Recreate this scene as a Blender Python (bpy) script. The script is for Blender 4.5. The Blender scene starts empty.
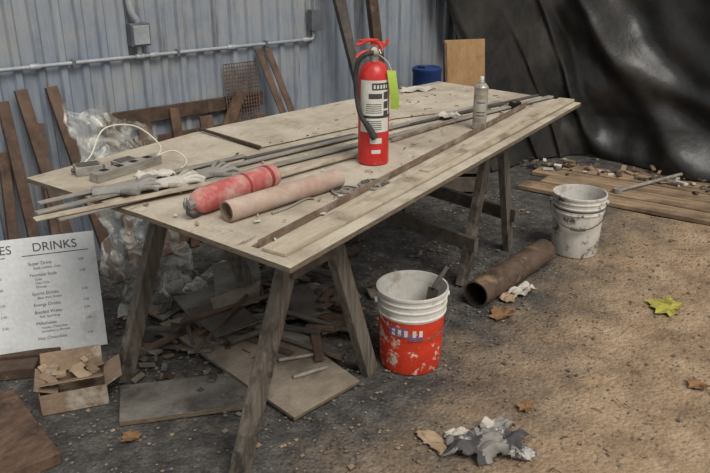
import bpy, bmesh, math, random
from mathutils import Vector, Matrix, noise

random.seed(7)
SC = bpy.context.scene
COL = bpy.context.collection
SC.view_settings.view_transform = 'Standard'
SC.view_settings.look = 'None'
# the site is authored in survey axes and then turned so the shed wall runs along X
TH = math.atan2(.635, .772)
RG = Matrix.Rotation(-TH, 4, 'Z')

def S(r, g, b):
    f = lambda c: (c/255/12.92) if c/255 <= .04045 else ((c/255+.055)/1.055)**2.4
    return (f(r), f(g), f(b), 1)

# ------------------------------------------------------------------ materials
def mat(name, c1, c2=None, scale=6, rough=.85, metal=0, bump=.15, stretch=(1, 1, 1), ang=0,
        c3=None, t3=.6, s3=3, w3=.06, fine=60, bdist=.004, alpha=1, spec=.3, lo=.35, hi=.65, c4=None, t4=.6, s4=3, w4=.05, st4=(1, 1, 1)):
    m = bpy.data.materials.new(name); m.use_nodes = True
    nt = m.node_tree; N = nt.nodes; L = nt.links; N.clear()
    out = N.new('ShaderNodeOutputMaterial'); bs = N.new('ShaderNodeBsdfPrincipled')
    L.new(bs.outputs[0], out.inputs[0])
    tc = N.new('ShaderNodeTexCoord'); mp0 = N.new('ShaderNodeMapping'); mp0.inputs['Rotation'].default_value = (0, 0, TH-ang)
    L.new(tc.outputs['Object'], mp0.inputs[0])
    mp = N.new('ShaderNodeMapping'); mp.inputs['Scale'].default_value = stretch
    L.new(mp0.outputs[0], mp.inputs[0])
    n1 = N.new('ShaderNodeTexNoise'); n1.inputs['Scale'].default_value = scale; n1.inputs['Detail'].default_value = 8
    n1.inputs['Roughness'].default_value = .65
    L.new(mp.outputs[0], n1.inputs['Vector'])
    r1 = N.new('ShaderNodeValToRGB'); r1.color_ramp.elements[0].position = lo; r1.color_ramp.elements[1].position = hi
    r1.color_ramp.elements[0].color = c1; r1.color_ramp.elements[1].color = c2 or c1
    L.new(n1.outputs['Fac'], r1.inputs[0]); cur = r1.outputs[0]
    n2 = N.new('ShaderNodeTexNoise'); n2.inputs['Scale'].default_value = fine; n2.inputs['Detail'].default_value = 5
    L.new(mp.outputs[0], n2.inputs['Vector'])
    mx = N.new('ShaderNodeMix'); mx.data_type = 'RGBA'; mx.blend_type = 'SOFT_LIGHT'; mx.inputs[0].default_value = .35
    L.new(cur, mx.inputs[6]); L.new(n2.outputs['Fac'], mx.inputs[7]); cur = mx.outputs[2]
    for (cc, tt, ss, ww, sv) in ((c3, t3, s3, w3, (1, 1, 1)), (c4, t4, s4, w4, st4)):
        if not cc: continue
        mq = N.new('ShaderNodeMapping'); mq.inputs['Scale'].default_value = sv; L.new(mp0.outputs[0], mq.inputs[0])
        n3 = N.new('ShaderNodeTexNoise'); n3.inputs['Scale'].default_value = ss; n3.inputs['Detail'].default_value = 6
        n3.inputs['Roughness'].default_value = .7
        L.new(mq.outputs[0], n3.inputs['Vector'])
        mr = N.new('ShaderNodeMapRange'); mr.inputs[1].default_value = tt-ww; mr.inputs[2].default_value = tt+ww
        L.new(n3.outputs['Fac'], mr.inputs[0])
        m3 = N.new('ShaderNodeMix'); m3.data_type = 'RGBA'; L.new(mr.outputs[0], m3.inputs[0])
        L.new(cur, m3.inputs[6]); m3.inputs[7].default_value = cc; cur = m3.outputs[2]
    L.new(cur, bs.inputs['Base Color'])
    bs.inputs['Roughness'].default_value = rough; bs.inputs['Metallic'].default_value = metal
    bs.inputs['Specular IOR Level'].default_value = spec
    bs.inputs['Alpha'].default_value = alpha
    if bump:
        bp = N.new('ShaderNodeBump'); bp.inputs['Strength'].default_value = bump; bp.inputs['Distance'].default_value = bdist
        ad = N.new('ShaderNodeMath'); ad.operation = 'ADD'; L.new(n1.outputs['Fac'], ad.inputs[0]); L.new(n2.outputs['Fac'], ad.inputs[1])
        L.new(ad.outputs[0], bp.inputs['Height']); L.new(bp.outputs[0], bs.inputs['Normal'])
    return m

LA = math.atan2(.843, .538)
M_top = mat('dusty_plywood', S(188, 177, 159), S(168, 156, 138), 3.5, .92, 0, .08, (1, 1.8, 1.8), LA, S(138, 125, 108), .57, 2.6, .12, c4=S(122, 110, 95), t4=.64, s4=14, w4=.05, st4=(.5, 1.6, 1))
M_plyedge = mat('plywood_edge', S(120, 106, 88), S(80, 69, 57), 30, .9, 0, .2, (1, 1, 6))
M_plank = mat('dusty_plank', S(184, 171, 151), S(156, 142, 121), 4, .9, 0, .15, (1, 9, 9), LA, S(120, 107, 89), .59, 5, .08)
M_brownbar = mat('rusty_angle_iron', S(132, 110, 93), S(94, 77, 65), 6, .8, .1, .15, (1, 5, 5), LA, S(160, 145, 128), .57, 6, .1)
M_steel = mat('dusty_steel', S(156, 150, 140), S(118, 111, 102), 6, .7, .15, .08, (1, 5, 5), LA)
M_steel2 = mat('dark_steel', S(98, 92, 85), S(70, 65, 59), 8, .65, .2, .1)
M_leg = mat('weathered_timber', S(114, 105, 94), S(76, 69, 61), 5, .9, 0, .35, (9, 9, 1), 0, S(54, 48, 42), .59, 5, .07)
M_leg2 = mat('weathered_beam', S(102, 93, 83), S(68, 61, 54), 5, .9, 0, .3, (3, 3, 3))
M_wood = mat('light_board', S(150, 139, 123), S(120, 109, 95), 4, .9, 0, .12, (1, 2, 2), .9, S(92, 83, 73), .56, 3, .1)
M_greyboard = mat('grey_board', S(122, 117, 110), S(92, 87, 81), 5, .95, 0, .2, (1, 2, 1), .4, S(70, 65, 60), .57, 4, .08)
M_darkwood = mat('dark_wood', S(90, 72, 60), S(58, 47, 39), 6, .9, 0, .3, (2, 2, 2), 0, S(116, 98, 82), .62, 6, .06)
M_redwood = mat('reddish_wood', S(108, 85, 69), S(74, 57, 47), 6, .9, 0, .3, (2, 6, 2), 1.0, S(58, 46, 39), .60, 6, .06)
M_tan = mat('tan_board', S(164, 130, 92), S(142, 110, 74), 5, .8, 0, .15, (4, 4, 1), 0, S(116, 90, 62), .62, 5, .08)
M_gplank = mat('ground_plank', S(162, 138, 110), S(122, 101, 80), 4, .95, 0, .3, (1, 7, 3), -.6, S(92, 76, 61), .56, 2.5, .1)
M_rust = mat('rusty_iron', S(102, 84, 71), S(70, 57, 49), 9, .7, .25, .3, (1, 1, 1), 0, S(138, 113, 90), .58, 7, .06)
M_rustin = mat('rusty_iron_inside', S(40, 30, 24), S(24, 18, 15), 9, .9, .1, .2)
M_rustflat = mat('rusty_flat', S(108, 87, 74), S(76, 61, 52), 9, .8, .2, .2)
M_black = mat('black_rubber', S(58, 56, 54), S(42, 40, 39), 20, .6, 0, .05)
M_dark = mat('black_plastic', S(30, 30, 30), S(22, 22, 22), 20, .5, 0, .05)
M_red = mat('extinguisher_red', S(194, 44, 38), S(174, 36, 34), 12, .36, 0, .03, (1, 1, 1), 0, S(174, 104, 90), .67, 9, .08, spec=.5)
M_redlev = mat('red_lever', S(210, 66, 46), S(186, 52, 40), 12, .4, 0, .03)
M_redold = mat('faded_red', S(176, 92, 88), S(154, 72, 70), 6, .75, 0, .08, (1, 1, 1), 0, S(192, 160, 148), .54, 7, .12)
M_redbar = mat('brick_red', S(150, 62, 54), S(120, 46, 42), 6, .7, 0, .05)
M_tube = mat('dusty_cardboard_tube', S(166, 138, 123), S(146, 117, 104), 5, .9, 0, .1, (1, 1, 1), 0, S(180, 163, 147), .51, 5, .1)
M_label = mat('label_paper', S(208, 204, 194), S(188, 182, 170), 14, .6, 0, .02)
M_ink = mat('label_ink', S(60, 58, 57), S(74, 70, 68), 20, .6, 0, 0)
M_tag = mat('inspection_tag', S(166, 190, 80), S(150, 174, 72), 10, .6, 0, .02)
M_chrome = mat('zinc_metal', S(170, 168, 160), S(140, 136, 128), 15, .35, .8, .03)
M_canbody = mat('spray_can_metal', S(184, 180, 168), S(158, 152, 138), 12, .35, .5, .03, (1, 1, 1), 0, S(128, 112, 92), .6, 12, .06)
M_canlabel = mat('spray_can_label', S(134, 126, 112), S(160, 150, 132), 18, .6, .1, .02)
M_white = mat('dirty_white_plastic', S(212, 208, 200), S(188, 182, 172), 5, .6, 0, .06, (1, 1, 1), 0, S(136, 124, 108), .65, 7, .08)
M_whitein = mat('white_plastic_inner', S(208, 205, 198), S(184, 180, 172), 5, .65, 0, .05, (1, 1, 1), 0, S(150, 140, 124), .6, 6, .08)
M_whitedirt = mat('cement_stained_bucket', S(210, 206, 196), S(180, 174, 162), 6, .8, 0, .12, (1, 1, .5), 0, S(88, 81, 73), .585, 8, .04)
M_buckred = mat('scuffed_red_bucket', S(208, 66, 40), S(188, 54, 36), 6, .5, 0, .05, (1, 1, 1), 0, S(214, 188, 170), .59, 16, .02)
M_blueink = mat('blue_print', S(90, 70, 130), S(150, 90, 110), 30, .6, 0, 0)
M_sign = mat('sign_panel', S(206, 206, 204), S(192, 192, 190), 4, .6, 0, .02, (1, 1, 1), 0, S(172, 169, 162), .66, 5, .08)
M_signink = mat('sign_ink', S(60, 62, 66), S(74, 76, 80), 10, .7, 0, 0)
M_card = mat('cardboard', S(140, 119, 99), S(112, 94, 77), 6, .9, 0, .15, (1, 1, 1), 0, S(166, 156, 142), .58, 5, .06)
M_cloth = mat('grey_rag', S(150, 145, 138), S(112, 107, 101), 7, .95, 0, .25, (1, 1, 1), 0, S(90, 84, 78), .62, 8, .08)
M_clothw = mat('white_rag', S(196, 189, 178), S(162, 154, 142), 7, .95, 0, .2, (1, 1, 1), 0, S(130, 118, 104), .60, 9, .08)
M_clothd = mat('dark_rag', S(88, 84, 84), S(58, 56, 57), 8, .95, 0, .3, (1, 1, 1), 0, S(182, 178, 172), .6, 10, .04)
M_clotht = mat('tan_paper', S(172, 150, 124), S(144, 122, 98), 8, .9, 0, .2)
M_leafb = mat('brown_leaf', S(140, 106, 72), S(108, 79, 54), 20, .8, 0, .2)
M_leafg = mat('yellow_green_leaf', S(172, 162, 72), S(146, 144, 64), 14, .6, 0, .2, (1, 1, 1), 0, S(124, 100, 52), .58, 20, .05)
M_pebble = mat('pebble_grey', S(122, 117, 110), S(78, 73, 68), 9, .9, 0, .2)
M_pebbleb = mat('pebble_brown', S(156, 134, 109), S(114, 95, 76), 9, .9, 0, .2)
M_blue = mat('blue_plastic', S(34, 58, 112), S(28, 46, 90), 6, .5, 0, .03)
M_conduit = mat('conduit_paint', S(166, 169, 170), S(138, 141, 144), 8, .5, .2, .05)
M_ebox = mat('electrical_box', S(112, 115, 118), S(90, 93, 97), 8, .5, .3, .05)
M_cable = mat('white_cable', S(206, 200, 186), S(190, 182, 166), 8, .6, 0, 0)
M_wall = mat('galvanised_sheet', S(143, 150, 159), S(118, 126, 137), 3, .6, .1, .04, (3, 3, .35), 0, S(154, 152, 147), .58, 2.5, .14, fine=25, c4=S(98, 96, 94), t4=.64, s4=6, w4=.07, st4=(2, 2, .22))
M_tarp = mat('black_tarpaulin', S(42, 41, 40), S(29, 29, 29), 5, .40, 0, .35, (1, 1, 1), 0, S(68, 64, 59), .56, 2.5, .14, bdist=.008, spec=.5, fine=22)

def plastic():
    m = bpy.data.materials.new('clear_plastic_sheet'); m.use_nodes = True
    nt = m.node_tree; N = nt.nodes; L = nt.links; N.clear()
    o = N.new('ShaderNodeOutputMaterial'); mx = N.new('ShaderNodeMixShader'); tr = N.new('ShaderNodeBsdfTransparent')
    bs = N.new('ShaderNodeBsdfPrincipled'); bs.inputs['Base Color'].default_value = S(200, 198, 188); bs.inputs['Roughness'].default_value = .2
    n = N.new('ShaderNodeTexNoise'); n.inputs['Scale'].default_value = 14; n.inputs['Detail'].default_value = 6; n.inputs['Distortion'].default_value = 1.2
    mr = N.new('ShaderNodeMapRange'); mr.inputs[1].default_value = .42; mr.inputs[2].default_value = .68; mr.inputs[3].default_value = .12; mr.inputs[4].default_value = .72
    tc = N.new('ShaderNodeTexCoord'); L.new(tc.outputs['Object'], n.inputs['Vector'])
    L.new(n.outputs['Fac'], mr.inputs[0]); L.new(mr.outputs[0], mx.inputs[0])
    L.new(tr.outputs[0], mx.inputs[1]); L.new(bs.outputs[0], mx.inputs[2]); L.new(mx.outputs[0], o.inputs[0])
    return m
M_plastic = plastic()

def ground_mat():
    m = bpy.data.materials.new('dirt_and_gravel'); m.use_nodes = True
    nt = m.node_tree; N = nt.nodes; L = nt.links; N.clear()
    o = N.new('ShaderNodeOutputMaterial'); bs = N.new('ShaderNodeBsdfPrincipled'); L.new(bs.outputs[0], o.inputs[0])
    bs.inputs['Roughness'].default_value = .95; bs.inputs['Specular IOR Level'].default_value = .15
    geo = N.new('ShaderNodeNewGeometry')
    def noi(s, d=8, r=.65):
        n = N.new('ShaderNodeTexNoise'); n.inputs['Scale'].default_value = s; n.inputs['Detail'].default_value = d; n.inputs['Roughness'].default_value = r
        L.new(geo.outputs['Position'], n.inputs['Vector']); return n.outputs['Fac']
    def ramp(f, els):
        r = N.new('ShaderNodeValToRGB'); e = r.color_ramp.elements
        e[0].position, e[0].color = els[0]; e[1].position, e[1].color = els[-1]
        for p, c in els[1:-1]:
            x = e.new(p); x.color = c
        L.new(f, r.inputs[0]); return r.outputs[0]
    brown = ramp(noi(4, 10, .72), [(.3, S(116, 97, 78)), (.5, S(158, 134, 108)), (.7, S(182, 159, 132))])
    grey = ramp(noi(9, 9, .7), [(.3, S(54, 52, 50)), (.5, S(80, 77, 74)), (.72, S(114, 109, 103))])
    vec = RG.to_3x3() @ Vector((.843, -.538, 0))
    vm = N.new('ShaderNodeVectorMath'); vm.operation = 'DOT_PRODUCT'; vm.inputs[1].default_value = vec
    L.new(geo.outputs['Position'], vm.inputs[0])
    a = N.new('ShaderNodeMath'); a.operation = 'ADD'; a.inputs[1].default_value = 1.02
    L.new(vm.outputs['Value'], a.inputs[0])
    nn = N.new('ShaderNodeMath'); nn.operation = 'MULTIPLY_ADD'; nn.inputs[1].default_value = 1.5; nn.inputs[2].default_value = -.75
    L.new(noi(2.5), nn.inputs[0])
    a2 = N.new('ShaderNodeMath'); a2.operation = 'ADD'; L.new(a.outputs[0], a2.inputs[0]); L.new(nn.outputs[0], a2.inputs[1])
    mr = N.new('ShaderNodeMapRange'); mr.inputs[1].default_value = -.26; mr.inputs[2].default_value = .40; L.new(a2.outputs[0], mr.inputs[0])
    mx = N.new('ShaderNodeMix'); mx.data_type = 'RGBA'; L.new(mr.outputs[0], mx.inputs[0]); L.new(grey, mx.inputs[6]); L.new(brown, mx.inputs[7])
    ov = N.new('ShaderNodeMix'); ov.data_type = 'RGBA'; ov.blend_type = 'SOFT_LIGHT'; ov.inputs[0].default_value = .9
    fn = noi(80, 5, .75)
    L.new(mx.outputs[2], ov.inputs[6]); L.new(fn, ov.inputs[7])
    L.new(ov.outputs[2], bs.inputs['Base Color'])
    vo = N.new('ShaderNodeTexVoronoi'); vo.inputs['Scale'].default_value = 55; L.new(geo.outputs['Position'], vo.inputs['Vector'])
    ad = N.new('ShaderNodeMath'); ad.operation = 'SUBTRACT'; L.new(fn, ad.inputs[0]); L.new(vo.outputs['Distance'], ad.inputs[1])
    ad2 = N.new('ShaderNodeMath'); ad2.operation = 'MULTIPLY_ADD'; L.new(noi(22, 6, .6), ad2.inputs[0]); ad2.inputs[1].default_value = 2.5; L.new(ad.outputs[0], ad2.inputs[2])
    b = N.new('ShaderNodeBump'); b.inputs['Strength'].default_value = .75; b.inputs['Distance'].default_value = .009
    L.new(ad2.outputs[0], b.inputs['Height']); L.new(b.outputs[0], bs.inputs['Normal'])
    return m
M_ground = ground_mat()

# ------------------------------------------------------------------ mesh builder
def catmull(pts, n=8):
    P = [Vector(p) for p in pts]; P = [P[0]*2-P[1]]+P+[P[-1]*2-P[-2]]; out = []
    for i in range(1, len(P)-2):
        for k in range(n):
            t = k/n
            out.append(.5*((2*P[i])+(P[i+1]-P[i-1])*t+(2*P[i-1]-5*P[i]+4*P[i+1]-P[i+2])*t*t+(3*P[i]-P[i-1]-3*P[i+1]+P[i+2])*t**3))
    out.append(P[-2]); return out

class B:
    def __init__(s, name, mats):
        s.name = name; s.mats = mats; s.bm = bmesh.new()
    def _hexa(s, vs, mi):
        v = [s.bm.verts.new(p) for p in vs]
        for f in ((3, 2, 1, 0), (4, 5, 6, 7), (0, 1, 5, 4), (1, 2, 6, 5), (2, 3, 7, 6), (3, 0, 4, 7)):
            s.bm.faces.new([v[i] for i in f]).material_index = mi
    def box(s, c, size, M=None, mi=0):
        M = M or Matrix(); c = Vector(c); x, y, z = [k/2 for k in size]
        s._hexa([c+M.to_3x3() @ Vector(q) for q in ((-x, -y, -z), (x, -y, -z), (x, y, -z), (-x, y, -z), (-x, -y, z), (x, -y, z), (x, y, z), (-x, y, z))], mi)
    def beam(s, p0, p1, w, t, mi=0, side=None):
        p0, p1 = Vector(p0), Vector(p1); d = (p1-p0).normalized()
        if side is None:
            side = Vector((0, 0, 1)).cross(d)
            if side.length < .01: side = Vector((1, 0, 0))
        side = Vector(side); side = (side-d*side.dot(d)).normalized(); up = d.cross(side)
        a = side*w/2; b = up*t/2
        s._hexa([p0-a-b, p1-a-b, p1+a-b, p0+a-b, p0-a+b, p1-a+b, p1+a+b, p0+a+b], mi)
    def channel(s, p0, p1, w, h, mi=0, side=None, t=.005):
        p0, p1 = Vector(p0), Vector(p1); d = (p1-p0).normalized()
        side = Vector(side) if side else Vector((0, 0, 1)).cross(d); side = (side-d*side.dot(d)).normalized(); up = d.cross(side)
        s.beam(p0, p1, w, t, mi, side)
        for k in (-1, 1):
            o = side*k*(w/2-t/2)+up*(h/2)
            s.beam(p0+o, p1+o, t, h, mi, side)
    def ring(s, c, x, y, r, seg):
        return [s.bm.verts.new(c+x*(r*math.cos(2*math.pi*i/seg))+y*(r*math.sin(2*math.pi*i/seg))) for i in range(seg)]
    def tube(s, pts, r, seg=10, mi=0, smooth=True, n=8):
        P = catmull(pts, n) if smooth else [Vector(p) for p in pts]
        rr = r if isinstance(r, (list, tuple)) else None; prev = None; x = None
        for i, p in enumerate(P):
            d = (P[min(i+1, len(P)-1)]-P[max(i-1, 0)]).normalized()
            if x is None: x = d.orthogonal().normalized()
            x = (x-d*x.dot(d)).normalized(); y = d.cross(x)
            ra = rr[0]+(rr[1]-rr[0])*i/(len(P)-1) if rr else r
            R = s.ring(p, x, y, ra, seg)
            if prev:
                for k in range(seg):
                    f = s.bm.faces.new((prev[k], prev[(k+1) % seg], R[(k+1) % seg], R[k])); f.smooth = True; f.material_index = mi
            else:
                s.bm.faces.new(list(reversed(R))).material_index = mi
            prev = R
        s.bm.faces.new(prev).material_index = mi
    def cyl(s, p0, p1, r, mi=0, seg=20):
        s.tube([p0, p1], r, seg, mi, smooth=False)
    def lathe(s, prof, M=None, seg=40, mi=0):
        M = M or Matrix(); prev = None
        for q in prof:
            r, z = q[0], q[1]; m = q[2] if len(q) > 2 else mi
            if r < 1e-6: R = [s.bm.verts.new(M @ Vector((0, 0, z)))]
            else: R = [s.bm.verts.new(M @ Vector((r*math.cos(2*math.pi*i/seg), r*math.sin(2*math.pi*i/seg), z))) for i in range(seg)]
            if prev:
                for k in range(seg):
                    a = [prev[k % len(prev)], prev[(k+1) % len(prev)]] if len(prev) > 1 else [prev[0]]
                    b = [R[(k+1) % len(R)], R[k % len(R)]] if len(R) > 1 else [R[0]]
                    if len(a)+len(b) < 3: continue
                    f = s.bm.faces.new(a+b); f.smooth = True; f.material_index = m
            prev = R
    def patch(s, M, r, a0, a1, z0, z1, mi=0, n=12):
        prev = None
        for i in range(n+1):
            a = math.radians(a0+(a1-a0)*i/n)
            v = [s.bm.verts.new(M @ Vector((r*math.cos(a), r*math.sin(a), z))) for z in (z0, z1)]
            if prev:
                f = s.bm.faces.new((prev[0], v[0], v[1], prev[1])); f.smooth = True; f.material_index = mi
            prev = v
    def slab(s, pts, t, mi=0, mside=None):
        a = [s.bm.verts.new(Vector(p)) for p in pts]; b = [s.bm.verts.new(Vector(p)-Vector((0, 0, t))) for p in pts]
        s.bm.faces.new(a).material_index = mi; s.bm.faces.new(list(reversed(b))).material_index = mi
        n = len(a)
        for i in range(n):
            s.bm.faces.new((a[i], b[i], b[(i+1) % n], a[(i+1) % n])).material_index = mi if mside is None else mside
    def text(s, txt, size, M, mi=0, align='LEFT'):
        c = bpy.data.curves.new('txt', 'FONT'); c.body = txt; c.size = size; c.align_x = align
        o = bpy.data.objects.new('txt', c); COL.objects.link(o)
        me = bpy.data.meshes.new_from_object(o)
        me.transform(M)
        k = len(s.bm.faces); s.bm.from_mesh(me); s.bm.faces.ensure_lookup_table()
        for f in s.bm.faces[k:]: f.material_index = mi
        bpy.data.objects.remove(o); bpy.data.meshes.remove(me); bpy.data.curves.remove(c)
    def grid(s, fn, nu, nv, mi=0, keep=None):
        V = [[s.bm.verts.new(fn(i/nu, j/nv)) for j in range(nv+1)] for i in range(nu+1)]
        for i in range(nu):
            for j in range(nv):
                if keep and not keep((i+.5)/nu, (j+.5)/nv): continue
                f = s.bm.faces.new((V[i][j], V[i+1][j], V[i+1][j+1], V[i][j+1])); f.smooth = True; f.material_index = mi
        for v in [v for v in s.bm.verts if not v.link_faces]: s.bm.verts.remove(v)
    def done(s, bevel=0, split=True, solid=0, recalc=True):
        if recalc: bmesh.ops.recalc_face_normals(s.bm, faces=s.bm.faces)
        me = bpy.data.meshes.new(s.name); s.bm.to_mesh(me); s.bm.free()
        for m in s.mats: me.materials.append(m)
        me.transform(RG)
        vs = [v.co for v in me.vertices]
        lo = Vector([min(v[i] for v in vs) for i in range(3)]); hi = Vector([max(v[i] for v in vs) for i in range(3)])
        c = Vector(((lo.x+hi.x)/2, (lo.y+hi.y)/2, lo.z)); me.transform(Matrix.Translation(-c))
        o = bpy.data.objects.new(s.name, me); COL.objects.link(o); o.location = c
        if solid:
            m = o.modifiers.new('solid', 'SOLIDIFY'); m.thickness = solid
        if bevel:
            m = o.modifiers.new('bevel', 'BEVEL'); m.width = bevel; m.segments = 2; m.limit_method = 'ANGLE'
        if split:
            m = o.modifiers.new('split', 'EDGE_SPLIT'); m.split_angle = math.radians(38)
        return o

V3 = Vector
def nz(x, y, z=0, s=1): return noise.noise(Vector((x*s, y*s, z*s)))
def RZ(a): return Matrix.Rotation(a, 4, 'Z')

# ------------------------------------------------------------------ camera + light
cd = bpy.data.cameras.new('camera'); cam = bpy.data.objects.new('camera', cd); COL.objects.link(cam)
cam.location = (0, 0, 1.757); cam.rotation_euler = (math.radians(68), 0, -TH)
cd.sensor_width = 36; cd.lens = 740*36/710; cd.clip_start = .05
SC.camera = cam
sd = bpy.data.lights.new('daylight_sun', 'SUN'); sd.energy = 2.75; sd.angle = math.radians(32); sd.color = (1, .96, .895)
so = bpy.data.objects.new('daylight_sun', sd); COL.objects.link(so)
so.rotation_euler = (RG.to_3x3() @ Vector((-.36, .54, -.80))).to_track_quat('-Z', 'Y').to_euler(); so.location = (2, -2, 4)
w = bpy.data.worlds.new('world'); SC.world = w; w.use_nodes = True
bg = w.node_tree.nodes['Background']; bg.inputs[0].default_value = (.94, .97, 1, 1); bg.inputs[1].default_value = .58

# ------------------------------------------------------------------ ground
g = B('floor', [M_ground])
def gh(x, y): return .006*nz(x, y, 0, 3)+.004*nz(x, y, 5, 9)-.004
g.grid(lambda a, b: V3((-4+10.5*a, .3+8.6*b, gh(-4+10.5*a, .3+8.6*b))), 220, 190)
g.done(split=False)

# ------------------------------------------------------------------ walls
def WP(s, off, z): return V3((1.2-.772*s+.635*off, 6.2-.635*s-.772*off, z))
def corrugated(name, p0, p1, toward, z1):
    p0 = V3(p0); p1 = V3(p1); L_ = (p1-p0).length; d = (p1-p0)/L_; t = V3(toward)
    b = B(name, [M_wall]); pts = []; pitch = .115; x = 0
    while x < L_:
        for dx, o in ((0, 0), (.050, 0), (.062, .018), (.092, .018), (.104, 0)):
            pts.append((x+dx, o))
        x += pitch
    prev = None
    for x, o in pts:
        v = [b.bm.verts.new(p0+d*x+t*o+V3((0, 0, z))) for z in (0, z1)]
        if prev: b.bm.faces.new((prev[0], v[0], v[1], prev[1]))
        prev = v
    return b.done(split=False)
corrugated('wall_back', WP(6.5, 0, 0), WP(-1.6, 0, 0), (.635, -.772, 0), 2.7)
corrugated('wall_right', WP(-1.62, 0, 0), WP(-1.62, 3.6, 0), (-.772, -.635, 0), 2.7)

# conduit
b = B('electrical_conduit', [M_conduit, M_ebox])
CZ = 1.145; RW = RZ(TH)
b.tube([WP(6, .035, CZ), WP(1.98, .035, CZ)], .011, 12, 0, smooth=False)
b.tube([WP(1.98, .035, CZ), WP(1.94, .035, CZ+.005), WP(1.93, .035, CZ+.06)], .011, 12, 0)
b.box(WP(1.93, .045, CZ+.12), (.075, .05, .13), RW, 1)
b.tube([WP(1.93, .045, CZ+.18), WP(1.93, .045, 2.4)], .006, 8, 0, smooth=False)
b.box(WP(3.13, .05, CZ+.12), (.11, .06, .12), RW, 1)
b.box(WP(3.13, .085, CZ+.12), (.09, .012, .10), RW, 0)
b.tube([WP(3.13, .045, CZ+.18), WP(3.17, .045, 1.5), WP(3.19, .045, 2.4)], .019, 12, 0)
b.tube([WP(3.13, .04, CZ+.06), WP(3.13, .035, CZ)], .014, 12, 0, smooth=False)
for s_ in (3.13, 3.05, 2.55, 2.0, 4.2, 3.7):
    b.tube([WP(s_-.025, .036, CZ), WP(s_+.025, .036, CZ)], .016, 12, 0, smooth=False)
for s_ in (2.3, 2.9, 3.5, 4.1):
    b.box(WP(s_, .034, CZ), (.02, .028, .04), RW, 1)
b.done(bevel=.002)

# ------------------------------------------------------------------ tarp
def poly(pts, t):
    n = len(pts)-1; k = min(int(t*n), n-1); f = t*n-k
    P = [V3(p) for p in pts]; a = P[max(k-1, 0)]; b_ = P[k]; c = P[k+1]; d = P[min(k+2, n)]
    return .5*((2*b_)+(c-a)*f+(2*a-5*b_+4*c-d)*f*f+(3*b_-a-3*c+d)*f**3)
tb = B('black_tarp', [M_tarp])
TOP = [(.30, 5.33, 0), (.9, 5.76, 0), (1.6, 6.15, 0), (2.4, 6.1, 0), (3.2, 5.5, 0), (4.2, 4.7, 0)]
BOT = [(1.15, 5.88, 0), (1.5, 6.12, 0), (1.9, 6.35, 0), (2.3, 6.2, 0), (2.85, 5.68, 0), (4.1, 4.7, 0)]
def tf(a, v):
    p = poly(BOT, a)*(1-v)+poly(TOP, a)*v
    nrm = V3((-.25-.5*a, -.9+.3*a, 0)).normalized()
    amp = .35+.9*min(1, a*2.2)
    cr = lambda q: .5+.5*math.cos(2*math.pi*q)
    o = .10*cr(a*2.6+v*1.6+nz(a*2, v*2, 3)*.45)**4+.06*cr(a*4.5+v*3.0+nz(a*3, v*2, 9)*.7)**5+.14*nz(a*1.6, v*1.1, 1, 3)+.05*nz(a*4+v*2.5, v*1.5-a, 4, 3)+.014*nz(a*9, v*6, 8, 2)
    sag = .10*math.sin(math.pi*min(1, max(0, v*1.3)))
    foot = .10*max(0, 1-v*7)
    return p+nrm*((o+sag)*amp+foot+.02)+V3((0, 0, .015+v*2.35+.03*nz(a*5, v*4, 2)*(v > .02)))
tb.grid(tf, 200, 140)
tb.done(split=False, recalc=False)

# ------------------------------------------------------------------ table
Z = .92
A = (-.177, 1.841); Bc = (-.715, 2.278); C = (1.235, 4.02); D = (.531, 4.649); E = (-1.235, 2.66); F = (-.753, 3.35)
b = B('plywood_tabletop', [M_top, M_plyedge, M_clothw])
b.slab([(*A, Z), (*C, Z), (*D, Z), (*F, Z), (*E, Z), (*Bc, Z)], .018, 0, 1)
b.slab([(-.712, 3.385, Z+.007), (-.412, 3.06, Z+.007), (.20, 3.62, Z+.007), (1.10, 4.11, Z+.007), (.52, 4.635, Z+.007)], .006, 0, 1)
Mt = Matrix.Translation((-.455, 2.125, Z+.0008)) @ RZ(math.atan2(-.50, .776))
b.text('5-7/8', .058, Mt, 2)
b.done(bevel=.0015, split=False)

def sawhorse(fA, fB, tA, tB, sv, stretch):
    b = B('sawhorse', [M_leg, M_leg2])
    sv = V3((*sv, 0)); n = sv.normalized(); Ld = V3((.538, .843, 0))
    top = (V3((*fA, 0))+V3((*fB, 0)))/2
    b.beam(top-n*.07+V3((0, 0, .857)), top+sv+n*.07+V3((0, 0, .857)), .045, .086, 1)
    for k in (0, 1):
        base = sv*k
        for f_, o in ((fA, tA), (fB, tB)):
            p0 = V3((*f_, 0))+base; p1 = top+base+Ld*o+V3((0, 0, .872))
            s0 = n*(.03 if k == 0 else -.03)
            b.beam(p0+s0, p1+s0, .078, .04, 0, side=Ld)
        q0 = V3((*fA, 0)).lerp(top+Ld*tA+V3((0, 0, .875)), .8)+base; q1 = V3((*fB, 0)).lerp(top+Ld*tB+V3((0, 0, .875)), .8)+base
        b.beam(q0, q1, .02, .07, 1, side=n)
    for fr, ft, oo in stretch:
        f_ = (fA, fB)[fr]; t_ = (tA, tB)[fr]
        q = V3((*f_, 0)).lerp(top+Ld*t_+V3((0, 0, .875)), ft)+Ld*oo
        b.beam(q-n*.03, q+sv+n*.03, .035, .08, 1, side=Ld)
    return b.done(bevel=.003, split=False)
sawhorse((-.39, 2.05), (.085, 2.755), -.04, .10, (-.62, .67), [])
sawhorse((.60, 3.62), (.955, 4.14), -.04, .06, (-.62, .67), [(0, .27, -.03), (1, .27, .03)])

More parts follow.
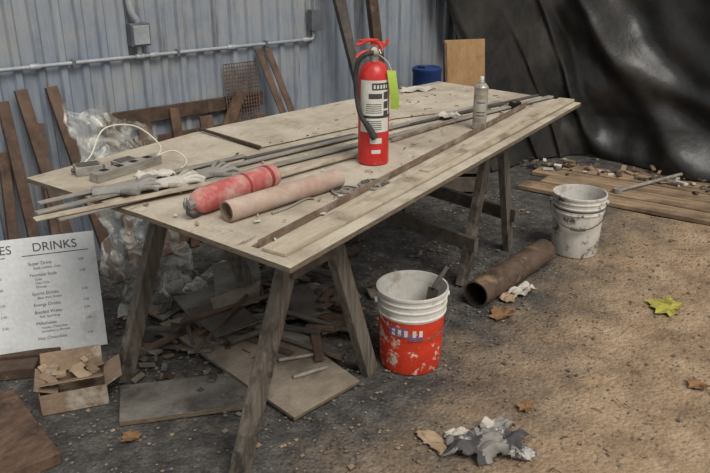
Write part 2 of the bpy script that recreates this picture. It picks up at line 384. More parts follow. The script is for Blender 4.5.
# ------------------------------------------------------------------ items on table
def one(name, m, p0, p1, w_, t_, bev=.0015):
    b = B(name, [m]); b.beam(p0, p1, w_, t_)
    return b.done(bevel=bev, split=False)
z1 = Z+.0065
one('timber_plank', M_plank, (-.232, 1.935, z1), (1.165, 4.055, z1+.006), .085, .011)
b = B('angle_iron', [M_brownbar])
b.beam((-.29, 1.985, Z+.0025), (.90, 3.90, Z+.010), .026, .003)
b.beam((-.28, 1.979, Z+.014), (.91, 3.894, Z+.021), .003, .024)
b.done(split=False)
one('timber_batten', M_plank, (.262, 2.69, Z+.016), (1.14, 4.03, Z+.018), .04, .010)
one('steel_bar', M_steel, (-1.03, 2.245, Z+.012), (.785, 3.99, Z+.016), .028, .008)
one('steel_bar', M_steel, (-.94, 2.19, Z+.012), (1.10, 4.14, Z+.012), .034, .008)
one('steel_bar', M_steel2, (-.44, 2.87, Z+.012), (.0, 3.26, Z+.012), .02, .016)
one('wood_or_seam_strip', M_plank, (-1.0, 2.16, Z+.022), (-.35, 2.66, Z+.02), .035, .006)
one('wood_or_seam_strip', M_plank, (-.30, 2.62, Z+.016), (.02, 2.95, Z+.016), .03, .008)
one('steel_bar', M_steel, (-1.06, 2.34, Z+.012), (-.45, 2.93, Z+.012), .03, .006)
one('steel_bar', M_steel2, (.14, 3.37, Z+.012), (1.03, 4.16, Z+.014), .016, .012)
one('steel_bar', M_brownbar, (.16, 3.17, Z+.012), (.70, 3.80, Z+.012), .012, .012)
one('wood_or_seam_strip', M_darkwood, (-.72, 3.37, Z+.014), (-.40, 3.045, Z+.014), .012, .012)  # added strip: its dark colour stands in for the shadowed seam between the sheets

# upright extinguisher
b = B('fire_extinguisher', [M_red, M_black, M_chrome, M_label, M_ink, M_redlev, M_tag])
X = Matrix.Translation((.073, 2.87, Z+.001))
b.lathe([(0, .004), (.052, .004), (.056, 0), (.061, .004), (.0615, .012), (.061, .02), (.061, .335), (.0595, .352), (.054, .370), (.044, .386), (.030, .396), (.020, .400), (.019, .412, 2), (.021, .413, 2), (.021, .424, 2), (.014, .426, 2), (.014, .448, 2), (0, .449, 2)], X, 48)
def xp(*p): return X @ V3(p)
b.box(xp(-.004, 0, .442), (.036, .026, .034), None, 2)
b.box(xp(.010, 0, .455), (.05, .022, .03), None, 5)
b.tube([xp(.012, 0, .438), xp(-.02, -.01, .437), xp(-.05, -.022, .430), xp(-.068, -.03, .415)], .0075, 8, 5)
for dy in (-.009, .009):
    b.tube([xp(.03, dy, .452), xp(.012, dy, .470), xp(-.02, dy-.01, .478), xp(-.05, dy-.02, .468), xp(-.066, dy-.026, .462)], .006, 8, 5)
b.box(xp(-.022, -.012, .479), (.075, .026, .004), Matrix.Rotation(math.radians(14), 4, 'Z'), 5)
b.tube([xp(.03, 0, .452), xp(.045, 0, .462), xp(.052, 0, .480)], .006, 8, 5)
b.lathe([(0, 0), (.014, 0), (.014, .01), (0, .01)], X @ Matrix.Translation((0, -.018, .444)) @ Matrix.Rotation(math.radians(90), 4, 'X'), 20, 2)
b.lathe([(0, 0), (.011, 0), (0, .001)], X @ Matrix.Translation((0, -.0285, .444)) @ Matrix.Rotation(math.radians(90), 4, 'X'), 20, 3)
b.tube([xp(.02, -.016, .462), xp(.03, -.03, .45), xp(.026, -.034, .43), xp(.018, -.024, .446)], .0015, 6, 2)
b.tube([xp(.01, -.02, .430), xp(-.025, -.035, .432), xp(-.058, -.042, .408), xp(-.070, -.040, .352), xp(-.066, -.046, .27), xp(-.052, -.058, .205), xp(-.026, -.071, .165)], .0095, 12, 1)
b.tube([xp(-.032, -.069, .175), xp(-.012, -.074, .145), xp(.004, -.076, .115)], [.011, .015], 12, 1)
b.tube([xp(.012, -.017, .430), xp(-.008, -.028, .433)], .0125, 12, 2, smooth=False)
b.patch(X, .0622, 180, 360, .190, .200, 1)
b.patch(X, .0616, 214, 334, .135, .335, 3, 24)
b.patch(X, .0619, 262, 330, .298, .325, 4, 20)
for zz in (.262, .226, .190):
    b.patch(X, .0619, 306, 328, zz, zz+.028, 4, 6)
b.patch(X, .0619, 250, 300, .265, .285, 4, 10)
for zz in (.145, .153, .161, .169, .177, .21, .218, .226, .234, .242):
    b.patch(X, .0619, 240, 298, zz, zz+.003, 4, 16)
for a0 in (268, 280, 292, 304, 316): b.patch(X, .0621, a0, a0+7, .304, .318, 3, 4)
b.patch(X, .0616, 256, 300, .09, .112, 3, 10)
b.patch(X, .0616, 262, 296, .05, .065, 3, 10)
b.grid(lambda u_, v_: xp(.052+.034*u_+.006*math.sin(v_*3+1)+.006*(1-v_), -.036-.014*math.sin(v_*2.4)+.010*u_, .222+.15*v_-.004*u_), 6, 12, 6)
b.tube([xp(.066, -.036, .368), xp(.050, -.026, .40), xp(.018, -.01, .425)], .0014, 6, 3)
b.done()

# lying extinguisher
p0, p1 = V3((-.520, 2.235, Z+.046)), V3((-.290, 2.555, Z+.046))
d = (p1-p0).normalized(); Mx = Matrix.Translation(p0) @ d.to_track_quat('Z', 'X').to_matrix().to_4x4()
b = B('fire_extinguisher', [M_redold, M_black, M_chrome, M_label, M_redbar])
b.lathe([(0, .392), (.032, .392), (.038, .388), (.0425, .375), (.043, .36), (.043, .055), (.041, .035), (.034, .018), (.024, .006), (.017, 0), (.016, -.012, 2), (.019, -.014, 2), (.019, -.024, 2), (0, -.026, 2)], Mx, 40)
b.lathe([(.0435, .225), (.0438, .227), (.0438, .235), (.0435, .237)], Mx, 40, 4)
b.lathe([(.0435, .335), (.0445, .338), (.0445, .35), (.0425, .353)], Mx, 40, 4)
b.tube([Mx @ V3((.0, 0, -.018)), Mx @ V3((-.02, .01, -.03)), Mx @ V3((-.035, .012, -.012)), Mx @ V3((-.038, .01, .02))], .006, 8, 1)
b.tube([Mx @ V3((.0, 0, -.02)), Mx @ V3((.012, .006, -.035)), Mx @ V3((.03, .004, -.03))], .005, 8, 2)
b.done()
# cardboard tube
p0, p1 = V3((-.405, 2.19, Z+.036)), V3((-.06, 2.545, Z+.036))
d = (p1-p0).normalized(); Mx = Matrix.Translation(p0) @ d.to_track_quat('Z', 'X').to_matrix().to_4x4(); Ln = (p1-p0).length
b = B('cardboard_tube', [M_tube, M_card])
b.lathe([(.029, .03, 1), (.029, 0, 1), (.034, 0, 1), (.035, .003), (.035, Ln-.003), (.034, Ln), (.029, Ln, 1), (.029, Ln-.03, 1), (0, Ln-.031, 1)], Mx, 36)
b.lathe([(.029, .03, 1), (0, .031, 1)], Mx, 36)
b.done()

# spray can
X = Matrix.Translation((.584, 3.425, Z+.007))
b = B('spray_paint_can', [M_canbody, M_canlabel, M_white, M_ink])
b.lathe([(0, .003), (.028, .003), (.032, 0), (.033, .004), (.0325, .01), (.0325, .03), (.0325, .16, 1), (.0325, .185), (.0335, .187), (.0335, .192), (.030, .196), (.022, .206), (.016, .208), (.016, .214), (.008, .215), (.008, .222, 2), (.009, .222, 2), (.009, .236, 2), (.007, .239, 2), (0, .239, 2)], X, 32)
b.patch(X, .0328, 200, 330, .05, .14, 0, 12)
for zz in (.06, .075, .12): b.patch(X, .033, 230, 300, zz, zz+.005, 3, 8)
b.done()
X = Matrix.Translation((.842, 3.87, Z+.012))
b = B('electrical_tape_roll', [M_dark, M_card])
b.lathe([(.014, 0), (.032, 0), (.032, .024), (.014, .024), (.0135, .023, 1), (.0135, .001, 1), (.014, 0, 1)], X, 32)
b.done()
for (x, y, r, a) in ((-.030, 2.485, .054, .4), (.072, 2.565, .060, 2)):
    X = Matrix.Translation((x, y, Z+.001)) @ RZ(a)
    b = B('rusty_grinding_disc', [M_steel2, M_rustflat, M_steel])
    b.lathe([(.011, .001), (.02, .0), (r, .002), (r, .008, 2), (r*.86, .009, 2), (r*.85, .006), (.024, .005), (.022, .012, 2), (.012, .012, 2), (.011, .001, 1)], X, 32)
    for k in range(4):
        b.box(X @ V3((.55*r*math.cos(k*1.57), .55*r*math.sin(k*1.57), .008)), (.008, r*.7, .004), RZ(a+k*1.57+1.57), 2)
    b.done()
b = B('electrical_junction_box', [M_steel, M_steel2])
for (x, y, a, sz) in ((-1.02, 2.72, .5, (.10, .07, .035)), (-.90, 2.80, .9, (.09, .07, .03))):
    b.box((x, y, Z+sz[2]/2), sz, RZ(a), 0); b.box((x, y, Z+sz[2]+.002), (sz[0]*.8, sz[1]*.8, .004), RZ(a), 1)
    for k in (-1, 1): b.cyl(V3((x, y, Z+.018)), V3((x, y, Z+.018))+RZ(a) @ V3((k*(sz[0]/2+.012), 0, 0)), .009, 1, 12)
b.done(bevel=.002)
b = B('power_strip', [M_steel, M_dark, M_cable])
b.beam((-.96, 2.60, Z+.018), (-.79, 2.86, Z+.018), .05, .035, 0)
dd = V3((.17, .26, 0)).normalized()
for k in range(4):
    c = V3((-.96, 2.60, Z+.036))+dd*(.05+.07*k)
    b.box(c, (.028, .03, .003), RZ(math.atan2(dd.y, dd.x)), 1)
b.tube([(-.79, 2.86, Z+.02), (-.80, 2.95, Z+.05), (-.90, 2.98, Z+.12), (-1.0, 2.9, Z+.13), (-1.03, 2.8, Z+.05), (-1.05, 2.74, Z+.015), (-.95, 2.66, Z+.01)], .0035, 8, 2)
b.tube([(-.80, 2.84, Z+.03), (-.72, 2.86, Z+.05), (-.66, 2.80, Z+.02), (-.70, 2.68, Z+.008), (-.80, 2.6, Z+.008)], .0035, 8, 2)
b.done(bevel=.002)

def crumple(name, c, sx, sy, h, rot, mats, seed, n=26, rough=1.0, zb=0):
    b = B(name, mats); R = RZ(rot)
    def fn(u_, v_):
        x, y = (u_-.5)*sx, (v_-.5)*sy
        k = 1+.22*nz(u_*3, v_*3, seed)
        z = h*(.3+abs(nz(u_*3*rough, v_*3*rough, seed+5))*1.5+.18*abs(nz(u_*8, v_*8, seed+9)))
        edge = min(u_, 1-u_, v_, 1-v_)*6
        z *= min(1, .15+edge)
        return V3((c[0], c[1], zb+.003))+R @ V3((x*k+.012*nz(u_*6, v_*6, seed+2), y*k+.012*nz(u_*6, v_*6, seed+3), z))
    b.grid(fn, n, n, 0, keep=lambda u_, v_: (abs(u_-.5)**2.5+abs(v_-.5)**2.5)**(1/2.5) < .45+.16*nz(u_*4, v_*4, seed+7))
    if len(mats) > 1:
        for f in b.bm.faces:
            q = f.calc_center_median()
            if nz(q.x*9, q.y*9, seed) > .05: f.material_index = 1
    return b.done(split=False, solid=.002)

def glove(c, a, m, s=1.0, seed=0):
    """flat work glove: palm, cuff and five fingers"""
    b = B('work_glove', [m]); R = RZ(a)
    def q(x, y, z): return V3((c[0], c[1], Z+.014))+R @ V3((x*s, y*s, z))
    prev = None
    for (x, wd, th) in ((-.12, .030, .006), (-.118, .046, .010), (-.07, .042, .012), (-.05, .040, .012), (-.02, .050, .014), (.02, .052, .014), (.045, .046, .012), (.055, .02, .004)):
        ring = []
        for k in range(16):
            t = 2*math.pi*k/16
            ring.append(b.bm.verts.new(q(x+.004*nz(k, x*30, seed), wd*math.cos(t), th*math.sin(t)*(1+.5*nz(x*25, k*.7, seed))+.006)))
        if prev:
            for k in range(16):
                f = b.bm.faces.new((prev[k], prev[(k+1) % 16], ring[(k+1) % 16], ring[k])); f.smooth = True
        prev = ring
    for i, (y, L_, dy) in enumerate(((-.036, .055, -.012), (-.013, .07, -.003), (.011, .068, .005), (.033, .058, .012))):
        b.tube([q(.035, y, .008), q(.045+L_*.5, y+dy, .014+.004*i), q(.045+L_, y+dy*1.8, .004)], .0095*s, 8, 0)
    b.tube([q(-.02, -.04, .006), q(.0, -.068, .010), q(.035, -.082, .004)], .0105*s, 8, 0)
    return b.done(split=False)
glove((-.66, 2.55), .5, M_clothw, 1.0, 3)
glove((-.54, 2.66), .9, M_cloth, .9, 9)
glove((-.80, 2.48), .35, M_cloth, 1.0, 17)
crumple('shop_rag', (-.74, 2.63, 0), .16, .09, .025, .3, [M_clothw], 23, zb=Z+.012)
crumple('shop_rag', (.36, 4.33, 0), .26, .12, .02, .5, [M_clothw], 33, zb=Z+.006)
crumple('shop_rag', (.47, 3.62, 0), .12, .09, .02, .5, [M_clothw], 43, zb=Z+.010)
b = B('wire_hook', [M_steel])
b.tube([(-.27, 2.26, Z+.005), (-.22, 2.32, Z+.005), (-.17, 2.40, Z+.006), (-.14, 2.405, Z+.006)], .004, 8, 0); b.done()

b = B('tabletop_scraps', [M_brownbar, M_label, M_steel2, M_clotht])
L2 = V3((.538, .843, 0)); S2 = V3((-.776, .63, 0))
for i in range(150):
    a_, c_ = random.random(), random.random()
    p = V3((*A, 0))+L2*(.05+2.4*a_)+S2*(.15+.75*c_)
    if (p-V3((.073, 2.87, 0))).length < .09: continue
    s_ = random.uniform(.003, .010)
    b.box(p+V3((0, 0, Z+.009)), (s_*random.uniform(1, 3), s_, .003), RZ(random.random()*6), random.choice((0, 1, 2, 3, 3)))
b.done(split=False)

# ------------------------------------------------------------------ buckets
def bucket(name, x, y, mats, red, arc):
    X = Matrix.Translation((x, y, 0)); b = B(name, mats)
    k = 1 if red else 0
    b.lathe([(0, .004), (.125, .004), (.131, 0, k), (.134, .008, k), (.139, .11, k), (.1445, .255, k), (.1455, .262), (.151, .265), (.151, .270), (.1465, .272), (.1475, .300), (.153, .302), (.153, .307), (.148, .309), (.149, .330), (.154, .332), (.154, .337), (.149, .339), (.150, .358), (.156, .360), (.156, .370), (.149, .371), (.147, .362, 2), (.141, .2, 2), (.132, .012, 2), (0, .011, 2)], X, 56)
    for sgn in (-1, 1):
        c = X @ (RZ(arc) @ V3((sgn*.154, 0, .318)))
        b.cyl(c, c+RZ(arc) @ V3((sgn*.012, 0, 0)), .014, 0, 14)
    P = []
    for i in range(13):
        t = math.pi*i/12
        P.append(X @ (RZ(arc) @ V3((.165*math.cos(t), -.168*math.sin(t)**.8, .318-.125*math.sin(t)))))
    b.tube(P, .0022 if red else .0035, 6, 3, n=3)
    if not red:
        b.tube(P[5:8], .009, 8, 3, n=4)
    return b, X
b, X = bucket('paint_bucket', .247, 2.875, [M_white, M_buckred, M_whitein, M_steel2, M_blueink, M_label], True, .2)
b.patch(X, .1462, 225, 262, .19, .235, 4, 10); b.patch(X, .1463, 262, 285, .175, .2, 4, 8)
for a0 in (232, 243, 254, 268, 279): b.patch(X, .1468, a0, a0+6, .195, .225, 5, 3)
b.done()
b = B('trowel', [M_steel2, M_dark])
b.beam((.30, 2.90, .05), (.345, 2.93, .33), .05, .004, 0, side=(1, -.5, 0))
b.beam((.345, 2.93, .33), (.405, 2.96, .42), .035, .018, 0, side=(.3, 1, 0)); b.done(bevel=.002)
b, X = bucket('plastic_bucket', 1.325, 4.13, [M_whitedirt, M_white, M_whitein, M_steel2], False, -.25)
b.lathe([(.1475, .285, 3), (.1485, .287, 3), (.1485, .293, 3), (.1475, .295, 3)], X, 48, 3)
b.done()

# ------------------------------------------------------------------ pipe
p0, p1 = V3((.615, 3.385, .071)), V3((1.10, 3.955, .071)); d = (p1-p0).normalized(); Ln = (p1-p0).length
Mx = Matrix.Translation(p0) @ d.to_track_quat('Z', 'X').to_matrix().to_4x4()
b = B('rusty_steel_pipe', [M_rust, M_rustin])
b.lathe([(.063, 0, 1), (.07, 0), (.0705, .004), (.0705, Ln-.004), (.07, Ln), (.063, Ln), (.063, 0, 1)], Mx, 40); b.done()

# ------------------------------------------------------------------ things behind table / against wall
for (s_, z_, q, w_) in ((3.79, 1.044, (-1.46, 3.60), .06), (3.637, 1.041, (-1.29, 3.66), .06), (3.884, .995, (-1.64, 3.55), .055),
                        (3.926, .74, (-1.76, 3.5), .05), (3.73, .86, (-1.53, 3.52), .05), (4.08, .92, (-1.84, 3.45), .05)):
    b = B('rusty_steel_channel', [M_rustflat])
    b.channel((q[0], q[1], .01), WP(s_, .055, z_), w_, .03, 0, side=(.772, .635, 0)); b.done(bevel=.001, split=False)
b = B('wooden_pallet', [M_darkwood, M_redwood])
al = V3((.772, .635, 0)); P0 = WP(3.40, .16, 0); up = WP(0, .045, .80)-WP(0, .16, 0)
for zf, ww in ((1.02, .08), (.84, .05), (.55, .08), (.1, .09)):
    b.beam(P0+up*zf, P0+al*1.05+up*zf, .02, ww, 0, side=(.635, -.772, 0))
for i in range(6):
    q = P0+al*(.04+.195*i)+V3((.635, -.772, 0))*.022+V3((0, 0, .006))
    b.beam(q, q+up*(1.0, .97, 1.04, .95, 1.0, .9)[i], .085 if i % 2 else .06, .018, 1, side=al)
b.done(bevel=.003, split=False)
b = B('wood_board', [M_redwood])
b.beam(WP(3.12, .24, .02), WP(2.55, .13, .90), .07, .02, 0, side=(.772, .635, 0)); b.done(bevel=.002)
b = B('rusty_mesh_panel', [M_rustflat])
q0 = WP(2.62, .13, .02); q1 = q0+al*.23; tp = WP(2.62, .05, 1.05)-q0
for i in range(13):
    b.cyl(q0+al*(.23*i/12), q0+al*(.23*i/12)+tp, .0035, 0, 6)
for i in range(48):
    b.cyl(q0+tp*(i/47), q1+tp*(i/47), .003, 0, 6)
b.done(split=False)
for o in (0, .055):
    b = B('rusty_flat_bar', [M_rustflat])
    b.beam((-.17+o, 4.50, .01), (-.60+o, 4.66+o*.6, 1.12), .045, .008, 0, side=(.772, .635, 0)); b.done(bevel=.001)
b = B('leaning_timber', [M_steel2]); b.beam((.24, 4.85, .01), (-.24, 4.94, 1.9), .06, .035, 0, side=(.77, .63, 0)); b.done(bevel=.003)
b = B('leaning_timber', [M_darkwood]); b.beam((.28, 5.12, .01), (.04, 5.14, 1.95), .075, .045, 0, side=(.77, .63, 0)); b.done(bevel=.003)
b = B('leaning_timber', [M_steel2]); b.beam((.18, 4.97, .01), (-.17, 4.99, 1.9), .025, .03, 0, side=(.77, .63, 0)); b.done(bevel=.003)
b = B('wooden_crate', [M_leg2, M_darkwood])
cx, cy = .80, 5.34
for zz in (.07, .21, .35, .49, .63):
    b.box((cx, cy-.14, zz), (.36, .018, .11), None, 0); b.box((cx, cy+.14, zz), (.36, .018, .11), None, 0)
    b.box((cx-.18, cy, zz), (.018, .28, .11), None, 0); b.box((cx+.18, cy, zz), (.018, .28, .11), None, 0)
for sx in (-.16, .16):
    for sy in (-.12, .12): b.box((cx+sx, cy+sy, .35), (.03, .03, .70), None, 1)
b.box((cx, cy, .709), (.38, .30, .018), None, 0)
b.done(bevel=.002)
b = B('wooden_panel', [M_tan, M_redwood])
b.beam((.785, 5.30, .722), (.77, 5.36, 1.09), .29, .035, 0, side=(1, .1, 0))
b.beam((.645, 5.25, .722), (.63, 5.32, 1.07), .02, .05, 1, side=(1, .1, 0)); b.done(bevel=.003)
b = B('blue_drum', [M_blue, M_dark])
b.lathe([(0, 0), (.095, 0), (.10, .02), (.10, .3), (.106, .31), (.106, .33), (.10, .34), (.10, .6), (.106, .61), (.106, .63), (.10, .64), (.10, .88), (.105, .89), (.105, .91), (.09, .92), (.08, .91), (0, .91), ], Matrix.Translation((.505, 5.24, 0)), 36)
b.lathe([(0, 0), (.025, 0), (.025, .02), (0, .02)], Matrix.Translation((.46, 5.20, .91)), 16, 1); b.done()

# plastic sheeting
b = B('plastic_sheeting', [M_plastic])
def pf(u_, v_):
    base = V3((-1.42+.36*u_+.25*(1-v_), 3.62+.25*u_-.35*(1-v_), 0))
    z = 1.0*v_ + .02
    o = V3((nz(u_*4, v_*6, 1), nz(u_*4, v_*6, 11), nz(u_*4, v_*6, 21)))*.10+V3((nz(u_*12, v_*16, 1), nz(u_*12, v_*16, 11), nz(u_*12, v_*16, 21)))*.035
    q = base+o+V3((0, 0, z-.06*(u_-.5)**2-(.22*u_ if v_ > .6 else .22*u_*v_/.6))); q.z = max(q.z, .01)
    return q
b.grid(pf, 40, 70, 0)
b.done(split=False, recalc=False)
crumple('plastic_sheeting', (-.80, 3.50, 0), .50, .36, .14, .3, [M_plastic], 77, n=40)

# ------------------------------------------------------------------ sign
b = B('menu_sign', [M_sign, M_signink, M_label])
BR = V3((-1.145, 2.99, .012)); ex = V3((.948, .32, 0)); upv = V3((-.045, .15, .50)); upn = (upv-ex*upv.dot(ex)).normalized(); nrm = ex.cross(upn)
H_ = .53; W_ = .82; BL = BR-ex*W_
Mq = Matrix(((ex.x, upn.x, nrm.x, BL.x), (ex.y, upn.y, nrm.y, BL.y), (ex.z, upn.z, nrm.z, BL.z), (0, 0, 0, 1)))
b.box(Mq @ V3((W_/2, H_/2, -.002)), (W_, H_, .004), Mq, 0)
def tx(t, s, x, y, al_='LEFT'): b.text(t, s, Mq @ Matrix.Translation((x, y, .0012)), 1, al_)
for cx, hd, rows in ((.65, 'DRINKS', [('Super Drink', 'Soda, Lemon, Cola'), ('Fountain Soda', 'Cola\nDiet Cola\nOrange'), ('Sports Drinks', 'Blue, Red, Green'), ('Energy Drinks', ''), ('Bottled Water', 'Still, Sparkling'), ('Milkshakes', 'Vanilla, Chocolate\nStrawberry, Banana'), ('Hot Chocolate', '')]),
                     (.30, 'SANDWICHES', [('Hamburger', 'Lettuce, tomato'), ('Cheeseburger', 'American'), ('Hot Dog', 'Mustard, onion\nChili'), ('Grilled Chicken', 'Bacon'), ('Fish', 'Tartar'), ('Fries', '')])):
    tx(hd, .054, cx, .466, 'CENTER')
    b.box(Mq @ V3((cx, .450, .0012)), (.28, .003, .001), Mq, 1)
    y = .405
    for t, sub in rows:
        tx(t, .020, cx-.12, y); tx('2.50', .015, cx+.09, y); y -= .019
        for ln in sub.split('\n'):
            if ln: tx(ln, .015, cx-.10, y); y -= .017
        y -= .015
b.done(split=False)

# ------------------------------------------------------------------ cardboard box, lumber lower left
b = B('cardboard_box', [M_card, M_clotht])
c = V3((-1.15, 2.58, 0)); R = RZ(.35)
def bp(*p): return c+R @ V3(p)
for (q, sz, mi) in (((0, -.09, .045), (.25, .004, .09), 0), ((0, .09, .05), (.25, .004, .10), 0), ((-.125, 0, .05), (.004, .18, .09), 0), ((.125, 0, .045), (.004, .18, .09), 0), ((0, 0, .004), (.25, .18, .004), 0)):
    b.box(bp(*q), sz, R, mi)
for a_, ax, q, sz in ((-25, 'X', (0, -.05, .115), (.24, .09, .004)), (40, 'X', (0, .10, .125), (.24, .09, .004)), (-30, 'Y', (.155, 0, .10), (.08, .17, .004)), (20, 'Y', (-.10, 0, .10), (.09, .17, .004))):
    b.box(bp(*q), sz, R @ Matrix.Rotation(math.radians(a_), 4, ax), 0)
for i in range(14):
    s_ = random.uniform(.02, .05)
    b.box(bp(random.uniform(-.11, .11), random.uniform(-.04, .09), random.uniform(.10, .13)), (s_*1.6, s_, .006), Matrix.Rotation(random.uniform(-.5, .5), 4, 'X') @ RZ(random.random()*6), random.choice((0, 1)))
b.done(split=False)
one('lumber_offcut', M_redwood, (-1.47, 2.50, .026), (-1.13, 2.10, .026), .20, .05, .004)
one('lumber_offcut', M_darkwood, (-1.62, 2.72, .026), (-1.38, 2.77, .026), .09, .05, .004)
one('lumber_offcut', M_darkwood, (-1.48, 2.30, .068), (-1.30, 2.02, .068), .09, .034, .004)
one('lumber_offcut', M_darkwood, (-1.70, 2.83, .02), (-1.33, 2.90, .02), .05, .035, .004)

# ------------------------------------------------------------------ debris under the table
def slab(name, m, pts, t=.015):
    b = B(name, [m, M_plyedge]); b.slab(pts, t, 0, 1); return b.done(bevel=.002, split=False)
slab('scrap_plywood_board', M_wood, [(-.93, 3.10, .06), (-.235, 2.40, .03), (.02, 2.66, .03), (-.57, 3.38, .06)], .016)
slab('scrap_board', M_greyboard, [(-.98, 2.63, .024), (-.91, 2.38, .024), (-.40, 2.50, .024), (-.49, 2.74, .024)], .022)
slab('broken_tile', M_greyboard, [(-.98, 3.42, .10), (-.72, 3.02, .085), (-.52, 3.14, .10), (-.72, 3.55, .12)], .014)
slab('broken_tile', M_greyboard, [(-.75, 3.55, .17), (-.66, 3.14, .12), (-.45, 3.28, .125), (-.52, 3.62, .17)], .012)
slab('broken_tile', M_wood, [(-.70, 3.20, .14), (-.66, 3.08, .135), (-.46, 3.18, .14), (-.48, 3.40, .145)], .01)
slab('broken_tile', M_greyboard, [(-1.1, 3.3, .05), (-.92, 3.15, .05), (-.80, 3.35, .07), (-.95, 3.5, .08)], .012)
slab('scrap_steel_plate', M_steel2, [(-.80, 3.12, .125), (-.62, 2.90, .10), (-.44, 3.02, .115), (-.60, 3.24, .135)], .006)
slab('scrap_steel_plate', M_steel2, [(-.45, 3.40, .10), (-.30, 3.12, .075), (-.12, 3.22, .06), (-.25, 3.48, .085)], .006)
slab('scrap_board', M_darkwood, [(-.30, 3.3, .05), (.02, 3.03, .04), (.07, 3.10, .04), (-.25, 3.36, .05)], .02)
slab('scrap_board', M_greyboard, [(-.46, 3.0, .10), (-.06, 2.80, .06), (-.04, 2.85, .06), (-.42, 3.07, .10)], .02)
for p_, q_, r_, m_ in (((-.55, 2.88, .09), (-.33, 3.06, .08), .014, M_steel2), ((-.40, 3.18, .10), (.03, 2.98, .07), .012, M_steel2),
                       ((-.33, 2.78, .055), (-.10, 2.86, .05), .008, M_steel), ((-.26, 2.66, .045), (-.12, 2.74, .045), .009, M_steel),
                       ((-.80, 3.0, .12), (-.30, 3.30, .15), .012, M_rustflat), ((-.70, 2.82, .07), (-.52, 3.2, .16), .009, M_rustflat),
                       ((-.30, 3.45, .05), (.05, 3.25, .03), .013, M_rustflat)):
    b = B('scrap_steel_rod', [m_]); b.tube([p_, q_], r_, 12, 0, False); b.done()
b = B('scrap_pile', [M_greyboard, M_darkwood, M_wood, M_steel2, M_card, M_rustflat])
for i in range(440):
    x = random.gauss(-.56, .34); y = random.gauss(3.22, .36)
    if x < -1.0 or x > .1 or y < 2.5 or (x > -.35 and y < 2.95) or y > 3.95+.82*(x+1.6)-.25: continue
    near = y < 2.85
    s_ = random.uniform(.012, .07)*(.45 if near else 1)
    if i % 6 == 0 and not near and x > -.85:   # long strips and offcuts
        a_ = random.random()*6.28; L_ = random.uniform(.12, .30); z_ = random.uniform(.03, .12)
        b.beam((x, y, z_), (x+L_*math.cos(a_), y+L_*math.sin(a_), max(.015, z_+random.uniform(-.06, .03))), random.uniform(.015, .045), random.uniform(.005, .015), random.choice((0, 1, 3, 3, 5)))
        continue
    b.box((x, y, .015+random.random()*.08*math.exp(-((x+.6)**2+(y-3.3)**2)*4)), (s_*random.uniform(1, 2.6), s_, random.uniform(.004, .016)),
          Matrix.Rotation(random.uniform(-.35, .35), 4, 'X') @ Matrix.Rotation(random.uniform(-.3, .3), 4, 'Y') @ RZ(random.random()*6), random.choice((0, 0, 0, 1, 3, 3, 3, 4, 5, 2)))
b.done(split=False)

# ------------------------------------------------------------------ right ground planks
pd = V3((.82, -.57, 0)); pn = V3((.57, .82, 0)); st = V3((1.22, 5.30, 0))
for i, (o, s0, ln, zz, w_) in enumerate(((.09, 0, 1.9, .02, .17), (.29, .1, 1.75, .022, .19), (.49, -.05, 1.6, .02, .18), (.70, .12, 1.25, .022, .2))):
    q = st+pn*o+pd*s0
    one('timber_plank', M_gplank, q+V3((0, 0, zz-.004)), q+pd*ln+V3((0, 0, zz-.003)), w_, .03, .004)
b = B('steel_rod', [M_steel]); b.tube([(1.93, 5.13, .048), (2.53, 5.50, .055)], .014, 12, 0, False)
b.lathe([(0, 0), (.035, 0), (.035, .03), (0, .03)], Matrix.Translation((1.91, 5.12, .037)), 16); b.done()
b = B('ground_litter', [M_darkwood, M_label, M_steel2, M_gplank, M_greyboard])
for i in range(100):
    t = random.random(); q = V3((1.45, 6.0, 0)).lerp(V3((2.75, 5.25, 0)), t)+pn*random.gauss(-.05, .10)
    s_ = random.uniform(.010, .04)
    b.box(q+V3((0, 0, .043)), (s_*random.uniform(1, 3.5), s_, random.uniform(.005, .02)), Matrix.Rotation(random.uniform(-.3, .3), 4, 'X') @ RZ(random.random()*6), random.choice((0, 1, 2, 3, 3, 4)))
b.done(split=False)
b = B('twigs', [M_darkwood, M_pebbleb, M_gplank])
for i in range(120):
    x = random.uniform(.2, 2.4); y = random.uniform(1.9, 4.6)
    if .843*x-.538*y+1.0 < 0: continue
    if (V3((x, y))-V3((.247, 2.875))).length < .2 or (V3((x, y))-V3((1.325, 4.13))).length < .2: continue
    a_ = random.random()*6.28; L_ = random.uniform(.015, .06)
    b.tube([(x, y, .004), (x+L_*.5*math.cos(a_), y+L_*.5*math.sin(a_), .008), (x+L_*math.cos(a_+.2), y+L_*math.sin(a_+.2), .005)], random.uniform(.001, .003), 5, random.randrange(3), n=3)
b.done(split=False)

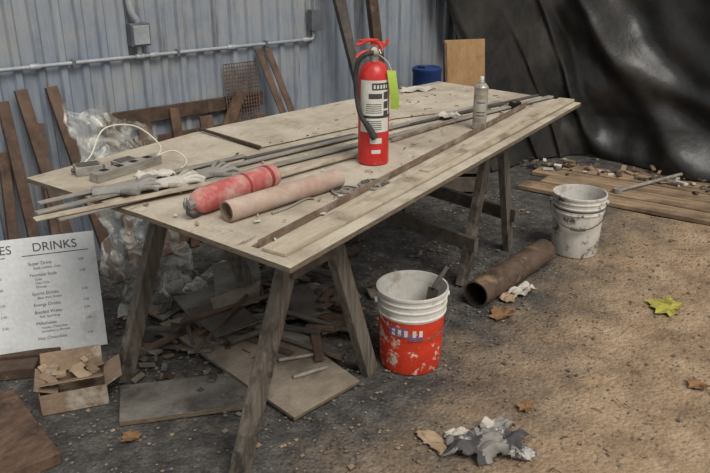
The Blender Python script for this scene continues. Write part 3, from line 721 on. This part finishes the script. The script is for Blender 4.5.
# ------------------------------------------------------------------ leaves and rags
def leaf(x, y, r, a, m, seed, name='fallen_leaf', z=.008, curl=1.0):
    b = B(name, [m])
    lobes = [(-90, .25), (-62, .62), (-48, .50), (-20, .85), (-8, .66), (18, .95), (36, .66), (60, .8), (74, .72), (90, 1.05), (106, .72), (120, .8), (144, .66), (162, .95), (188, .66), (200, .85), (228, .50), (242, .62)]
    cv = b.bm.verts.new((0, 0, 0)); vs = []
    for an, rr in lobes:
        t = math.radians(an); vs.append(b.bm.verts.new((rr*r*math.cos(t), rr*r*math.sin(t), r*curl*(.45*rr*rr*abs(nz(rr*3+an*.02, seed))*2+.04))))
    for i in range(len(vs)): b.bm.faces.new((cv, vs[i], vs[(i+1) % len(vs)]))
    bmesh.ops.subdivide_edges(b.bm, edges=b.bm.edges[:], cuts=1)
    for v in b.bm.verts: v.co.z += r*.16*nz(v.co.x/r*2, v.co.y/r*2, seed)
    b.tube([(0, -.2*r, .02*r), (0, -.6*r, .05*r), (.1*r, -1.0*r, .03*r)], .0015, 5, 0)
    b.bm.transform(Matrix.Translation((x, y, z)) @ RZ(a)); return b.done(split=False, recalc=False)
for (x, y, r, a) in ((.74, 3.27, .085, .5), (.69, 2.50, .050, 1), (1.45, 2.66, .06, 2), (1.50, 2.60, .045, 4), (-.84, 2.30, .05, 1)):
    leaf(x, y, r, a, M_leafb, x*7+y)
leaf(1.60, 3.36, .12, .9, M_leafg, 3, curl=.5)
crumple('paper_scrap', (.90, 3.55, 0), .18, .10, .03, .4, [M_clothw], 55)
crumple('paper_scrap', (.80, 3.47, 0), .12, .09, .02, 1.2, [M_clotht], 65)
crumple('discarded_rag', (.50, 2.25, 0), .38, .20, .055, .1, [M_clothd, M_cloth], 81, n=40)
crumple('discarded_rag', (.53, 2.36, 0), .18, .09, .035, .5, [M_cloth, M_clothw], 91, n=30)
crumple('torn_paper', (.29, 2.29, 0), .19, .08, .012, -.9, [M_clotht], 95, n=20)
crumple('torn_paper', (.39, 2.33, 0), .12, .06, .015, .4, [M_clothw], 98, n=20)

# ------------------------------------------------------------------ pebbles
def pebbles(name, mats, N_, region, smin, smax):
    b = B(name, mats)
    for i in range(N_):
        x, y = region(); r = random.uniform(smin, smax)*(1 if random.random() < .9 else 1.8)
        vs = [b.bm.verts.new((x+r*random.uniform(.7, 1.3)*dx, y+r*random.uniform(.7, 1.3)*dy, r*.25+r*random.uniform(.4, .8)*dz)) for dx, dy, dz in ((1, 0, 0), (0, 1, 0), (-1, 0, 0), (0, -1, 0), (.2, .1, 1), (0, 0, -1))]
        mi = random.randrange(len(mats))
        for k in range(4):
            for t in (4, 5):
                f = b.bm.faces.new((vs[k], vs[(k+1) % 4], vs[t])); f.material_index = mi
    return b.done(split=False)
def regG():
    while True:
        x, y = random.uniform(-1.9, 1.2), random.uniform(1.6, 5.2)
        d_ = .843*x-.538*y+1.10
        if y > 3.95+.82*(x+1.6)-.15: continue
        if d_ < random.gauss(0, .18): return x, y
def regB():
    while True:
        x, y = random.uniform(-.3, 2.9), random.uniform(1.7, 5.0)
        if (V3((x, y, 0))-st).dot(pn) > -.03: continue
        if .843*x-.538*y+1.152 > random.gauss(0, .15): return x, y
pebbles('gravel', [M_pebble, M_greyboard, M_steel2, M_pebbleb], 4200, regG, .003, .010)
pebbles('gravel', [M_pebbleb, M_pebble], 2400, regB, .002, .007)
